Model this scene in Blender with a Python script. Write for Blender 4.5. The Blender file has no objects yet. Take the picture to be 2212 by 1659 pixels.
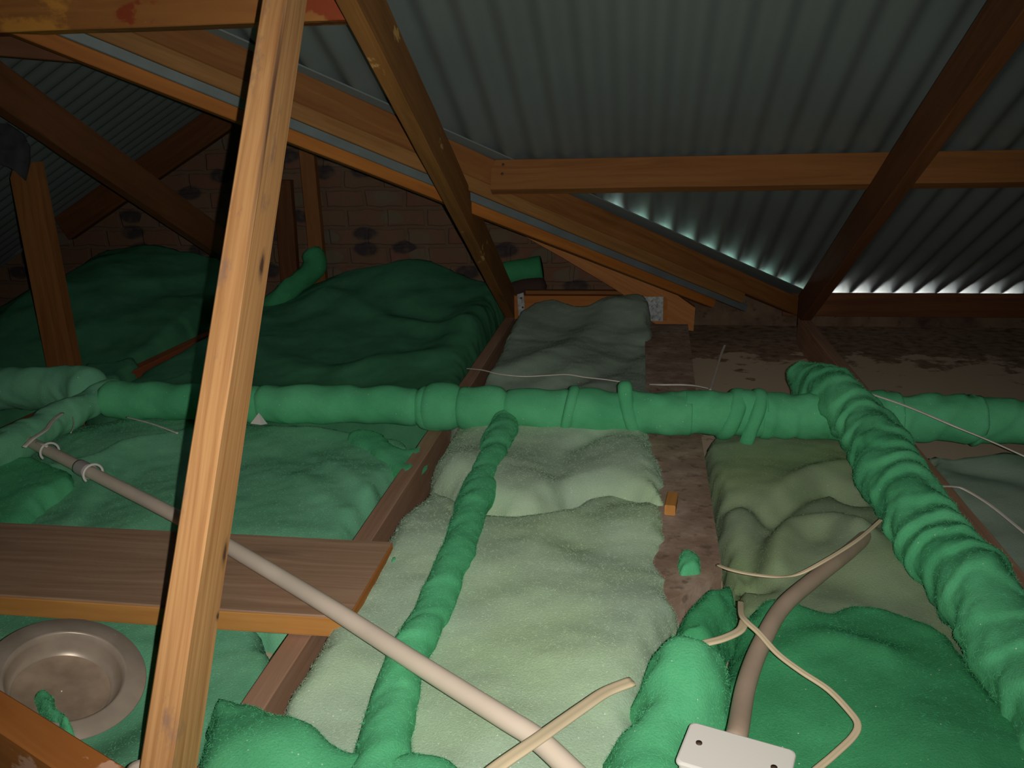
import bpy, math, random
import numpy as np
from mathutils import Vector, Matrix

# ------------------------------------------------------------------ camera, light, exposure
SC = bpy.context.scene
COL = SC.collection
F_PX, CXP, CYP = 1796.7, 1106.0, 829.5
YAW, PITCH, ROLL = math.radians(8.872), math.radians(17.434), math.radians(-1.505)
EYE = np.array([0.0, 0.0, 0.76])


def cam_axes():
    cy, sy = math.cos(YAW), math.sin(YAW)
    cp, sp = math.cos(PITCH), math.sin(PITCH)
    fwd = np.array([-sy * cp, cy * cp, -sp])
    right = np.array([cy, sy, 0.0])
    up = np.cross(right, fwd)
    cr, sr = math.cos(ROLL), math.sin(ROLL)
    return cr * right + sr * up, -sr * right + cr * up, fwd


RGT, UPV, FWD = cam_axes()
cd = bpy.data.cameras.new('camera')
cam = bpy.data.objects.new('camera', cd)
COL.objects.link(cam)
cd.sensor_width = 36.0
cd.lens = F_PX / 2212.0 * 36.0
cd.clip_start = 0.01
cam.matrix_world = Matrix(((RGT[0], UPV[0], -FWD[0], EYE[0]), (RGT[1], UPV[1], -FWD[1], EYE[1]),
                           (RGT[2], UPV[2], -FWD[2], EYE[2]), (0, 0, 0, 1)))
SC.camera = cam

w = bpy.data.worlds.new('sky')
SC.world = w
w.use_nodes = True
w.node_tree.nodes['Background'].inputs[0].default_value = (0.92, 0.97, 1.0, 1)
w.node_tree.nodes['Background'].inputs[1].default_value = 40.0

# the phone's own flash, a small lamp 23 mm to the right of the lens
ld = bpy.data.lights.new('phone_flash', 'SPOT')
ld.energy = 69.0
ld.color = (1.0, 0.94, 0.83)
ld.spot_size = math.radians(104)
ld.spot_blend = 1.0
ld.shadow_soft_size = 0.003
flash = bpy.data.objects.new('phone_flash', ld)
COL.objects.link(flash)
fp = EYE + 0.023 * RGT + 0.004 * UPV
fm = Matrix(cam.matrix_world)
fm.translation = Vector(fp)
flash.matrix_world = fm

SC.view_settings.view_transform = 'Standard'
SC.view_settings.look = 'None'
SC.view_settings.gamma = 1.0
SC.view_settings.exposure = 0.0
SC.cycles.use_denoising = True
SC.cycles.max_bounces = 8

random.seed(4)
RNG = np.random.default_rng(7)


# ------------------------------------------------------------------ helpers
def ray(u, v):
    return RGT * ((u - CXP) / F_PX) - UPV * ((v - CYP) / F_PX) + FWD


def on(u, v, n, d):
    r = ray(u, v)
    n = np.array(n, float)
    return EYE + r * ((d - n @ EYE) / (n @ r))


def PZ(u, v, z):
    return on(u, v, (0, 0, 1), z)


def PY(u, v, y):
    return on(u, v, (0, 1, 0), y)


def PX(u, v, x):
    return on(u, v, (1, 0, 0), x)


def lin(*c):
    return tuple((x / 12.92 if x <= 0.04045 else ((x + 0.055) / 1.055) ** 2.4) for x in [k / 255 for k in c]) + (1.0,)


def tag(o, label=None, cat=None, group=None, kind=None):
    if label: o['label'] = label
    if cat: o['category'] = cat
    if group: o['group'] = group
    if kind: o['kind'] = kind
    return o


def empty(name, loc, label, cat, group=None):
    o = bpy.data.objects.new(name, None)
    COL.objects.link(o)
    o.location = loc
    o.empty_display_size = 0.05
    bpy.context.view_layer.update()
    return tag(o, label, cat, group)


def mesh(name, V, Fc, mat, parent=None, smooth=False, world=None):
    me = bpy.data.meshes.new(name)
    me.from_pydata([tuple(map(float, v)) for v in V], [], [tuple(int(i) for i in f) for f in Fc])
    me.update()
    for m in (mat if isinstance(mat, (list, tuple)) else [mat]):
        me.materials.append(m)
    if smooth:
        me.polygons.foreach_set('use_smooth', [True] * len(me.polygons))
    o = bpy.data.objects.new(name, me)
    COL.objects.link(o)
    if world is not None:
        o.matrix_world = world
    if parent is not None:
        o.parent = parent
        o.matrix_parent_inverse = Matrix.Translation(parent.location).inverted()
    return o


def _h(ix, iy, iz, s):
    n = (ix.astype(np.int64) * 374761393 + iy.astype(np.int64) * 668265263 + iz.astype(np.int64) * 2147483647 + s * 974634777) & 0xffffffff
    n = ((n ^ (n >> 13)) * 1274126177) & 0xffffffff
    n = n ^ (n >> 16)
    return (n & 0xffff) / 65535.0


def vn(P, sc, s=0):
    """value noise in -1..1 at points P (N,3), feature size sc metres"""
    P = np.asarray(P, float) / sc
    I = np.floor(P).astype(np.int64)
    f = P - I
    f = f * f * (3 - 2 * f)
    r = 0
    for dx in (0, 1):
        for dy in (0, 1):
            for dz in (0, 1):
                wt = (f[:, 0] if dx else 1 - f[:, 0]) * (f[:, 1] if dy else 1 - f[:, 1]) * (f[:, 2] if dz else 1 - f[:, 2])
                r = r + wt * _h(I[:, 0] + dx, I[:, 1] + dy, I[:, 2] + dz, s)
    return r * 2 - 1


def catmull(P, n, closed=False):
    P = np.asarray(P, float)
    N = len(P)
    out = []
    rng = range(N) if closed else range(N - 1)
    for i in rng:
        if closed:
            a, b, c, d = P[(i - 1) % N], P[i], P[(i + 1) % N], P[(i + 2) % N]
        else:
            a, b, c, d = P[max(i - 1, 0)], P[i], P[i + 1], P[min(i + 2, N - 1)]
        for k in range(n):
            t = k / n
            out.append(0.5 * (2 * b + (c - a) * t + (2 * a - 5 * b + 4 * c - d) * t * t + (3 * b - a - 3 * c + d) * t ** 3))
    if not closed:
        out.append(P[-1])
    return np.array(out)


# ------------------------------------------------------------------ materials
def nt(name):
    m = bpy.data.materials.new(name)
    m.use_nodes = True
    t = m.node_tree
    b = t.nodes['Principled BSDF']
    return m, t, b


def nd(t, kind, **kw):
    n = t.nodes.new(kind)
    for k, v in kw.items():
        if k in n.inputs:
            n.inputs[k].default_value = v
        else:
            setattr(n, k, v)
    return n


def ramp(t, src, stops):
    r = t.nodes.new('ShaderNodeValToRGB')
    e = r.color_ramp.elements
    while len(e) < len(stops):
        e.new(0.5)
    for x, (p, c) in zip(e, stops):
        x.position = p
        x.color = c
    t.links.new(src, r.inputs[0])
    return r


def mixc(t, fac, a, b):
    m = t.nodes.new('ShaderNodeMix')
    m.data_type = 'RGBA'
    for sock, v in ((m.inputs[0], fac), (m.inputs[6], a), (m.inputs[7], b)):
        if hasattr(v, 'is_linked'):
            t.links.new(v, sock)
        else:
            sock.default_value = v
    return m.outputs[2]


def coords(t, scale=(1, 1, 1), loc=(0, 0, 0)):
    tc = t.nodes.new('ShaderNodeTexCoord')
    mp = t.nodes.new('ShaderNodeMapping')
    mp.inputs['Scale'].default_value = scale
    mp.inputs['Location'].default_value = loc
    t.links.new(tc.outputs['Object'], mp.inputs[0])
    return mp.outputs[0]


def plain(name, col, rough=0.5, metal=0.0, spec=0.4, vary=0.0, vscale=20):
    m, t, b = nt(name)
    b.inputs['Roughness'].default_value = rough
    b.inputs['Metallic'].default_value = metal
    b.inputs['Specular IOR Level'].default_value = spec
    if vary:
        n = nd(t, 'ShaderNodeTexNoise', Scale=vscale, Detail=5.0)
        t.links.new(coords(t), n.inputs['Vector'])
        d = tuple(c * (1 - vary) for c in col[:3]) + (1,)
        r = ramp(t, n.outputs[0], [(0.35, d), (0.65, col)])
        t.links.new(r.outputs[0], b.inputs['Base Color'])
    else:
        b.inputs['Base Color'].default_value = col
    return m


def wood(name, light, dark, grain=26.0, contrast=(0.3, 0.7), knots=0.5, rough=0.65, stain=None, dirt=None, seed=0.0, spots=()):
    """pine: object X runs along the grain"""
    m, t, b = nt(name)
    b.inputs['Roughness'].default_value = rough
    b.inputs['Specular IOR Level'].default_value = 0.25
    L = t.links.new
    lowv = coords(t, (0.7, 5, 5), (seed, seed, 0))
    low = nd(t, 'ShaderNodeTexNoise', Scale=2.0, Detail=3.0)
    L(lowv, low.inputs['Vector'])
    v = coords(t, (0.9, grain, grain), (seed * 3, seed, seed))
    dis = t.nodes.new('ShaderNodeVectorMath')
    dis.operation = 'MULTIPLY_ADD'
    dis.inputs[1].default_value = (0, 2.4, 2.4)
    L(low.outputs['Color'], dis.inputs[0])
    L(v, dis.inputs[2])
    g = nd(t, 'ShaderNodeTexNoise', Scale=2.2, Detail=4.0, Roughness=0.55)
    L(dis.outputs[0], g.inputs['Vector'])
    fine = nd(t, 'ShaderNodeTexNoise', Scale=1.0, Detail=3.0)
    L(coords(t, (5, 260, 260)), fine.inputs['Vector'])
    base = ramp(t, g.outputs[0], [(contrast[0], dark), (contrast[1], light)]).outputs[0]
    mid = tuple((a * 0.35 + c * 0.65) for a, c in zip(light[:3], dark[:3])) + (1,)
    f1 = ramp(t, fine.outputs[0], [(0.45, (0, 0, 0, 1)), (0.75, (0.55, 0.55, 0.55, 1))]).outputs[0]
    base = mixc(t, f1, base, mid)
    lw = ramp(t, low.outputs[0], [(0.4, (0, 0, 0, 1)), (0.75, (0.6, 0.6, 0.6, 1))]).outputs[0]
    base = mixc(t, lw, base, mid)
    if knots:
        vo = nd(t, 'ShaderNodeTexVoronoi', Scale=1.0)
        L(coords(t, (2.3, 11, 11), (seed + 0.37, 0.2, 0.5)), vo.inputs['Vector'])
        k = ramp(t, vo.outputs['Distance'], [(0.0, (knots, knots, knots, 1)), (0.17, (0, 0, 0, 1))]).outputs[0]
        base = mixc(t, k, base, tuple(c * 0.18 for c in dark[:3]) + (1,))
    if dirt:
        dn = nd(t, 'ShaderNodeTexNoise', Scale=9.0, Detail=8.0, Roughness=0.7)
        L(coords(t, (0.7, 1.6, 1.6), (seed, 1.3, 0.7)), dn.inputs['Vector'])
        dk = ramp(t, dn.outputs[0], [(0.56, (0, 0, 0, 1)), (0.66, (0.8, 0.8, 0.8, 1))]).outputs[0]
        base = mixc(t, dk, base, dirt)
    if stain:
        for i, (c, s, lo, hi) in enumerate(stain):
            sn = nd(t, 'ShaderNodeTexNoise', Scale=s, Detail=6.0, Roughness=0.6)
            L(coords(t, (0.6, 1.0, 1.0), (3.1 * i + seed, 0.4, 2.2)), sn.inputs['Vector'])
            sk = ramp(t, sn.outputs[0], [(lo, (0, 0, 0, 1)), (hi, (0.95, 0.95, 0.95, 1))]).outputs[0]
            base = mixc(t, sk, base, c)
    for (cx, cy, cz, rx, rr) in spots:          # single knots, in the timber's own coordinates
        sv = coords(t, (1 / rx, 1 / rr, 1 / rr), (-cx / rx, -cy / rr, -cz / rr))
        wob = nd(t, 'ShaderNodeTexNoise', Scale=1.3, Detail=3.0)
        L(sv, wob.inputs['Vector'])
        ma = t.nodes.new('ShaderNodeVectorMath')
        ma.operation = 'MULTIPLY_ADD'
        ma.inputs[1].default_value = (0.7, 0.7, 0.7)
        L(wob.outputs['Color'], ma.inputs[0])
        L(sv, ma.inputs[2])
        sb = t.nodes.new('ShaderNodeVectorMath')
        sb.operation = 'SUBTRACT'
        sb.inputs[1].default_value = (0.35, 0.35, 0.35)
        L(ma.outputs[0], sb.inputs[0])
        ln = t.nodes.new('ShaderNodeVectorMath')
        ln.operation = 'LENGTH'
        L(sb.outputs[0], ln.inputs[0])
        rk = ramp(t, ln.outputs['Value'], [(0.30, (1, 1, 1, 1)), (0.55, (0.45, 0.45, 0.45, 1)), (1.0, (0, 0, 0, 1))])
        base = mixc(t, rk.outputs[0], base, (0.09, 0.045, 0.028, 1))
    L(base, b.inputs['Base Color'])
    bp = nd(t, 'ShaderNodeBump', Strength=0.25, Distance=0.002)
    L(g.outputs[0], bp.inputs['Height'])
    L(bp.outputs[0], b.inputs['Normal'])
    return m


def fluff(name, light, dark, glint=0.0, tint=None, seed=0.0):
    m, t, b = nt(name)
    L = t.links.new
    b.inputs['Roughness'].default_value = 1.0
    b.inputs['Specular IOR Level'].default_value = 0.0
    b.inputs['Sheen Weight'].default_value = 0.12
    b.inputs['Sheen Roughness'].default_value = 0.6
    b.inputs['Sheen Tint'].default_value = light
    v = coords(t, (1, 1, 1), (seed, seed, seed))
    a = nd(t, 'ShaderNodeTexNoise', Scale=7.0, Detail=6.0, Roughness=0.6)
    L(v, a.inputs['Vector'])
    base = ramp(t, a.outputs[0], [(0.33, dark), (0.66, light)]).outputs[0]
    if tint:
        a2 = nd(t, 'ShaderNodeTexNoise', Scale=3.0, Detail=3.0)
        L(coords(t, (1, 1, 1), (seed + 5, 2, 1)), a2.inputs['Vector'])
        k = ramp(t, a2.outputs[0], [(0.45, (0, 0, 0, 1)), (0.65, (0.8, 0.8, 0.8, 1))]).outputs[0]
        base = mixc(t, k, base, tint)
    f = nd(t, 'ShaderNodeTexNoise', Scale=330.0, Detail=3.0, Roughness=0.7)
    L(v, f.inputs['Vector'])
    fk = ramp(t, f.outputs[0], [(0.3, (0.16, 0.16, 0.16, 1)), (0.55, (0, 0, 0, 1))]).outputs[0]
    base = mixc(t, fk, base, tuple(c * 0.6 for c in dark[:3]) + (1,))
    if glint:  # sparkle of the fibres painted as tiny white dots in the base colour
        vo = nd(t, 'ShaderNodeTexVoronoi', Scale=130.0)
        L(v, vo.inputs['Vector'])
        sp = t.nodes.new('ShaderNodeSeparateColor')
        L(vo.outputs['Color'], sp.inputs[0])
        near = ramp(t, vo.outputs['Distance'], [(0.0, (1, 1, 1, 1)), (0.16, (0, 0, 0, 1))]).outputs[0]
        pick = ramp(t, sp.outputs[0], [(1 - glint, (0, 0, 0, 1)), (1 - glint + 0.01, (1, 1, 1, 1))]).outputs[0]
        mm = nd(t, 'ShaderNodeMath', operation='MULTIPLY')
        L(near, mm.inputs[0])
        L(pick, mm.inputs[1])
        base = mixc(t, mm.outputs[0], base, (0.95, 0.97, 0.92, 1))
    L(base, b.inputs['Base Color'])
    bp = nd(t, 'ShaderNodeBump', Strength=0.45, Distance=0.003)
    L(f.outputs[0], bp.inputs['Height'])
    L(bp.outputs[0], b.inputs['Normal'])
    return m


GREEN = fluff('green_fibre', (0.125, 0.51, 0.26, 1), (0.08, 0.40, 0.19, 1), 0.08)
GREEN_D = fluff('green_fibre_deep', (0.065, 0.34, 0.155, 1), (0.045, 0.25, 0.11, 1), 0.05, seed=3.0)
GREEN_P = fluff('green_fibre_dusty', (0.20, 0.54, 0.34, 1), (0.14, 0.44, 0.26, 1), 0.08, seed=8.0)
GREEN_F = fluff('green_fibre_far_dim', (0.075, 0.27, 0.145, 1), (0.05, 0.19, 0.10, 1), 0.0, seed=4.0)  # darker copy for distant quilts, flash falloff put into the colour
PALE = fluff('pale_fibre', (0.43, 0.58, 0.44, 1), (0.37, 0.50, 0.39, 1), 0.3, tint=(0.43, 0.60, 0.38, 1), seed=1.0)
PALE_D = fluff('pale_fibre_dusty', (0.25, 0.33, 0.22, 1), (0.20, 0.26, 0.18, 1), 0.02, tint=(0.27, 0.38, 0.19, 1), seed=5.0)
PALE_G = fluff('pale_fibre_grey', (0.33, 0.44, 0.36, 1), (0.27, 0.36, 0.30, 1), 0.02, seed=6.0)

_pa, _pb = np.array([-.516, .655, -.005]), np.array([-.516, 1.345, 1.07])
_px = (_pb - _pa) / np.linalg.norm(_pb - _pa)
_pu = np.array([0, -1, .6]) - _px * (np.array([0, -1, .6]) @ _px)
_pu /= np.linalg.norm(_pu)
_ps = np.cross(_pu, _px)


def on_post(P):
    q = np.array(P) - (_pa + _pb) / 2
    return q @ _px, q @ _ps, q @ _pu


W_POST = wood('pine_bright', (0.56, 0.305, 0.13, 1), (0.37, 0.175, 0.065, 1), 62, (0.36, 0.62), 0.0, dirt=(0.27, 0.16, 0.11, 1), seed=1.7,
              spots=[on_post(p) + (rx, rr) for p, rx, rr in (((-.497, 1.045, .5876), .030, .009), ((-.497, 1.07, .55), .018, .007), ((-.497, .852, .263), .024, .007), ((-.497, .816, .197), .008, .006))] + [(.30, on_post((-.497, 1, .5))[1], .032, .30, .0065), (.02, on_post((-.497, 1, .5))[1], .034, .22, .004)])
W_OLD = wood('pine_orange', (0.291, 0.124, 0.038, 1), (0.167, 0.062, 0.017, 1), 22, seed=2.9)
W_DARK = wood('pine_dark', (0.165, 0.063, 0.022, 1), (0.094, 0.033, 0.011, 1), 22, seed=4.3)
W_ORANGE = wood('pine_deep_orange', (0.446, 0.166, 0.032, 1), (0.288, 0.094, 0.018, 1), 20, seed=5.1)
W_GREY = wood('pine_weathered', (0.42, 0.275, 0.185, 1), (0.27, 0.165, 0.105, 1), 34, seed=6.3)
W_JOIST = wood('pine_dusty_top', (0.42, 0.26, 0.18, 1), (0.28, 0.155, 0.10, 1), 34, seed=7.7)
W_EDGE = wood('pine_sawn_edge', (0.594, 0.306, 0.090, 1), (0.432, 0.180, 0.045, 1), 18, seed=8.8)
W_STAIN = wood('pine_stained', (0.416, 0.176, 0.048, 1), (0.272, 0.104, 0.028, 1), 18, knots=0.2,
               stain=[((0.60, 0.27, 0.05, 1), 6.0, 0.53, 0.57), ((0.26, 0.045, 0.015, 1), 7.0, 0.54, 0.57)], seed=9.4)
W_SCRAPE = wood('pine_scraped', (0.442, 0.170, 0.043, 1), (0.306, 0.102, 0.024, 1), 16, knots=0.0,
                stain=[((0.62, 0.36, 0.24, 1), 22.0, 0.60, 0.64)], seed=3.3)
W_RIDGE = wood('pine_resin', (0.302, 0.137, 0.040, 1), (0.173, 0.072, 0.020, 1), 22,
               stain=[((0.60, 0.36, 0.12, 1), 14.0, 0.62, 0.66)], seed=11.2)
WHITE = plain('white_plastic', (0.66, 0.65, 0.63, 1), 0.4)
CREAM = plain('cream_pvc', (0.70, 0.60, 0.51, 1), 0.5, vary=0.12, vscale=9)
CREAM2 = plain('cream_cable', (0.62, 0.52, 0.36, 1), 0.5, vary=0.1, vscale=12)
TWINE = plain('pale_cable', (0.74, 0.71, 0.65, 1), 0.55, vary=0.15, vscale=30)
CONDB = plain('dusty_pvc', (0.42, 0.32, 0.25, 1), 0.6, vary=0.25, vscale=8)
GALV = plain('galvanised', (0.42, 0.46, 0.48, 1), 0.45, 0.35, vary=0.45, vscale=70)
SCREW = plain('rusty_screw', (0.06, 0.035, 0.025, 1), 0.6)
PANM = plain('brown_metal', (0.44, 0.365, 0.305, 1), 0.36, 0.25, vary=0.25, vscale=18)
DUST = plain('dust', (0.34, 0.255, 0.19, 1), 0.95, 0, 0.1, vary=0.3, vscale=30)
STEEL = plain('silver_strip', (0.17, 0.215, 0.23, 1), 0.5, 0.2, vary=0.2, vscale=8)
BLACKM = plain('dark_plate', (0.075, 0.085, 0.09, 1), 0.55, 0.3, vary=0.5, vscale=25)
BLACKB = plain('dark_lump', (0.05, 0.028, 0.024, 1), 0.9)
SHEET = plain('zinc_sheet', (0.215, 0.255, 0.262, 1), 0.6, 0.35, 0.2, vary=0.14, vscale=2.2)
SHEETG = plain('green_painted_metal', (0.042, 0.092, 0.062, 1), 0.5)
GROUND = plain('pale_paving', (0.6, 0.58, 0.54, 1), 0.9)
OUTW = plain('outer_plaster', (0.5, 0.42, 0.33, 1), 0.9)


def brick_mat():
    m, t, b = nt('rough_brickwork')
    L = t.links.new
    b.inputs['Roughness'].default_value = 0.95
    tc = t.nodes.new('ShaderNodeTexCoord')
    mp = t.nodes.new('ShaderNodeMapping')
    mp.inputs['Rotation'].default_value = (math.radians(90), 0, 0)
    n0 = nd(t, 'ShaderNodeTexNoise', Scale=9.0, Detail=3.0)
    L(tc.outputs['Object'], n0.inputs['Vector'])
    ad = t.nodes.new('ShaderNodeVectorMath')
    ad.operation = 'MULTIPLY_ADD'
    ad.inputs[1].default_value = (0.03, 0.03, 0.03)
    L(n0.outputs['Color'], ad.inputs[0])
    L(tc.outputs['Object'], ad.inputs[2])
    L(ad.outputs[0], mp.inputs[0])
    br = nd(t, 'ShaderNodeTexBrick', Scale=1.0)
    br.inputs['Brick Width'].default_value = 0.185
    br.inputs['Row Height'].default_value = 0.085
    br.inputs['Mortar Size'].default_value = 0.011
    br.inputs['Mortar Smooth'].default_value = 0.4
    br.inputs['Bias'].default_value = -0.1
    br.inputs['Color1'].default_value = (0.165, 0.10, 0.062, 1)
    br.inputs['Color2'].default_value = (0.175, 0.075, 0.048, 1)
    br.inputs['Mortar'].default_value = (0.145, 0.09, 0.057, 1)
    L(mp.outputs[0], br.inputs['Vector'])
    # burnt dark faces on part of the bricks
    sx = t.nodes.new('ShaderNodeMapping')
    sx.inputs['Scale'].default_value = (6.2, 11.76, 1)
    L(mp.outputs[0], sx.inputs[0])
    vo = nd(t, 'ShaderNodeTexVoronoi', Scale=1.0, Randomness=0.6)
    vo.voronoi_dimensions = '2D'
    L(sx.outputs[0], vo.inputs['Vector'])
    sp = t.nodes.new('ShaderNodeSeparateColor')
    L(vo.outputs['Color'], sp.inputs[0])
    pick = ramp(t, sp.outputs[0], [(0.58, (0, 0, 0, 1)), (0.61, (1, 1, 1, 1))]).outputs[0]
    near = ramp(t, vo.outputs['Distance'], [(0.30, (1, 1, 1, 1)), (0.42, (0, 0, 0, 1))]).outputs[0]
    mm = nd(t, 'ShaderNodeMath', operation='MULTIPLY')
    L(pick, mm.inputs[0])
    L(near, mm.inputs[1])
    c = mixc(t, mm.outputs[0], br.outputs[0], (0.045, 0.034, 0.036, 1))
    pick2 = ramp(t, sp.outputs[1], [(0.72, (0, 0, 0, 1)), (0.75, (0.9, 0.9, 0.9, 1))]).outputs[0]
    mm2 = nd(t, 'ShaderNodeMath', operation='MULTIPLY')
    L(pick2, mm2.inputs[0])
    L(near, mm2.inputs[1])
    c = mixc(t, mm2.outputs[0], c, (0.15, 0.12, 0.08, 1))
    n = nd(t, 'ShaderNodeTexNoise', Scale=24.0, Detail=5.0)
    L(tc.outputs['Object'], n.inputs['Vector'])
    k = ramp(t, n.outputs[0], [(0.5, (0, 0, 0, 1)), (0.75, (0.6, 0.6, 0.6, 1))]).outputs[0]
    c = mixc(t, k, c, (0.16, 0.11, 0.072, 1))
    L(c, b.inputs['Base Color'])
    bp = nd(t, 'ShaderNodeBump', Strength=0.7, Distance=0.01)
    L(br.outputs['Fac'], bp.inputs['Height'])
    bp.invert = True
    L(bp.outputs[0], b.inputs['Normal'])
    return m


def mortar_mat(name, cols, s=11.0):
    m, t, b = nt(name)
    L = t.links.new
    b.inputs['Roughness'].default_value = 0.95
    b.inputs['Specular IOR Level'].default_value = 0.1
    n = nd(t, 'ShaderNodeTexNoise', Scale=s, Detail=7.0, Roughness=0.65)
    L(coords(t), n.inputs['Vector'])
    k = len(cols)
    r = ramp(t, n.outputs[0], [(0.3 + 0.4 * i / (k - 1), c) for i, c in enumerate(cols)])
    n2 = nd(t, 'ShaderNodeTexNoise', Scale=s * 4.5, Detail=5.0)
    L(coords(t, loc=(4, 4, 4)), n2.inputs['Vector'])
    kk = ramp(t, n2.outputs[0], [(0.58, (0, 0, 0, 1)), (0.68, (0.5, 0.5, 0.5, 1))]).outputs[0]
    c = mixc(t, kk, r.outputs[0], tuple(x * 0.3 for x in cols[0][:3]) + (1,))
    L(c, b.inputs['Base Color'])
    bp = nd(t, 'ShaderNodeBump', Strength=0.25, Distance=0.008)
    L(n2.outputs[0], bp.inputs['Height'])
    L(bp.outputs[0], b.inputs['Normal'])
    return m


BRICK = brick_mat()
MORTAR = mortar_mat('smeared_mortar', [(0.07, 0.04, 0.034, 1), (0.14, 0.092, 0.065, 1), (0.19, 0.14, 0.095, 1)], 6.0)
WALLTOP = mortar_mat('brick_and_mortar', [(0.21, 0.135, 0.10, 1), (0.29, 0.205, 0.158, 1), (0.44, 0.35, 0.29, 1)], 9.0)


# ------------------------------------------------------------------ shape builders
def box_vf(x0, x1, y0, y1, z0, z1):
    V = [(x, y, z) for x in (x0, x1) for y in (y0, y1) for z in (z0, z1)]
    Fc = [(0, 1, 3, 2), (4, 6, 7, 5), (0, 4, 5, 1), (2, 3, 7, 6), (0, 2, 6, 4), (1, 5, 7, 3)]
    return V, Fc


def slab(name, x0, x1, y0, y1, z0, z1, mat, kind='structure'):
    V, Fc = box_vf(x0, x1, y0, y1, z0, z1)
    o = mesh(name, V, Fc, mat)
    if kind: o['kind'] = kind
    return o


def timber(name, A, B, wdt, dep, up=(0, 0, 1), mat=None, parent=None, label=None, cat='timber', group=None, ends=None, wane=0.0015, wob=0.0008):
    """sawn timber from A to B (centre line). wdt across, dep along `up`.  Local X runs along the grain.
    ends: (cut0, cut1) shear of the end faces along X per metre of depth."""
    A, B = np.array(A, float), np.array(B, float)
    X = B - A
    Ln = np.linalg.norm(X)
    X /= Ln
    U = np.array(up, float)
    U -= X * (U @ X)
    U /= np.linalg.norm(U)
    S = np.cross(U, X)
    n = max(6, int(Ln / 0.04))
    c = wane + 0.0005
    hw, hd = wdt / 2, dep / 2
    prof = [(-hw, -hd + c), (-hw + c, -hd), (hw - c, -hd), (hw, -hd + c), (hw, hd - c), (hw - c, hd), (-hw + c, hd), (-hw, hd - c)]
    V, Fc = [], []
    e0, e1 = ends or (0, 0)
    for i in range(n + 1):
        s = i / n
        for (a, d) in prof:
            x = Ln * s + (e0 * d * (1 - s) + e1 * d * s)
            p = np.array([[x * 1.0, a + A[0] * 7, d + A[1] * 5]])
            V.append((x - Ln / 2, a + wob * vn(p, 0.11, 3)[0], d + wob * vn(p, 0.13, 5)[0]))
    k = len(prof)
    for i in range(n):
        for j in range(k):
            Fc.append((i * k + j, i * k + (j + 1) % k, (i + 1) * k + (j + 1) % k, (i + 1) * k + j))
    Fc.append(tuple(range(k))[::-1])
    Fc.append(tuple(n * k + j for j in range(k)))
    M = (A + B) / 2
    mw = Matrix(((X[0], S[0], U[0], M[0]), (X[1], S[1], U[1], M[1]), (X[2], S[2], U[2], M[2]), (0, 0, 0, 1)))
    o = mesh(name, V, Fc, mat, None, False, mw)
    if parent is not None:
        o.parent = parent
        o.matrix_parent_inverse = parent.matrix_world.inverted()
    if label:
        tag(o, label, cat, group)
    return o


def child_of(o, parent):
    bpy.context.view_layer.update()
    o.parent = parent
    o.matrix_parent_inverse = parent.matrix_world.inverted()
    return o


def frames(P):
    T = np.gradient(P, axis=0)
    T /= np.linalg.norm(T, axis=1)[:, None]
    N = np.zeros_like(P)
    ref = np.array([0, 0, 1.0])
    for i, tt in enumerate(T):
        r = ref if abs(tt[2]) < 0.95 else np.array([0, 1.0, 0])
        if i: r = N[i - 1]
        u = r - tt * (r @ tt)
        N[i] = u / np.linalg.norm(u)
    return T, N, np.cross(T, N)


def resample(P, step):
    d = np.r_[0, np.cumsum(np.linalg.norm(np.diff(P, axis=0), axis=1))]
    n = max(2, int(d[-1] / step))
    s = np.linspace(0, d[-1], n + 1)
    return np.stack([np.interp(s, d, P[:, k]) for k in range(3)], 1), s


def sweep(name, pts, rad, mat, parent=None, seg=20, step=0.012, flat=None, cap_round=0.0, curve=True):
    """tube along pts.  rad: number or fn(s, L, phi, P) -> radius.  flat=(w,t): flat cable section, wide side level."""
    P = catmull(pts, 12) if curve else np.array(pts, float)
    P, s = resample(P, step)
    T, N, Bn = frames(P)
    ph = np.linspace(0, 2 * math.pi, seg, endpoint=False)
    V = []
    for i in range(len(P)):
        if flat:
            side = np.cross(T[i], np.array([0, 0, 1.0]))
            side /= np.linalg.norm(side)
            upn = np.cross(side, T[i])
            # twin flat cable: two lobes with a shallow groove
            c, sn = np.cos(ph), np.sin(ph)
            w2, t2 = flat[0] / 2, flat[1] / 2
            yy = np.sign(sn) * np.abs(sn) ** 0.6 * t2 * (1 - 0.28 * np.exp(-(c / 0.22) ** 2))
            ring = P[i] + np.outer(c * w2, side) + np.outer(yy, upn)
        else:
            r = rad(s[i], s[-1], ph, P[i]) if callable(rad) else np.full(seg, rad)
            if cap_round:
                e = min(s[i], s[-1] - s[i])
                if e < cap_round:
                    r = r * max(0.03, math.sqrt(max(0.0, 1 - (1 - e / cap_round) ** 2)))
            ring = P[i] + np.outer(np.cos(ph) * r, N[i]) + np.outer(np.sin(ph) * r, Bn[i])
        V.append(ring)
    V = np.concatenate(V)
    Fc = []
    for i in range(len(P) - 1):
        for j in range(seg):
            Fc.append((i * seg + j, i * seg + (j + 1) % seg, (i + 1) * seg + (j + 1) % seg, (i + 1) * seg + j))
    Fc.append(tuple(range(seg))[::-1])
    Fc.append(tuple((len(P) - 1) * seg + j for j in range(seg)))
    return mesh(name, V, Fc, mat, parent, True)


def lump(P, amp=1.0, s=0):
    return amp * (0.0065 * vn(P, 0.085, s) + 0.0025 * vn(P, 0.035, s + 1) + 0.0009 * vn(P, 0.013, s + 2))


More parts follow.
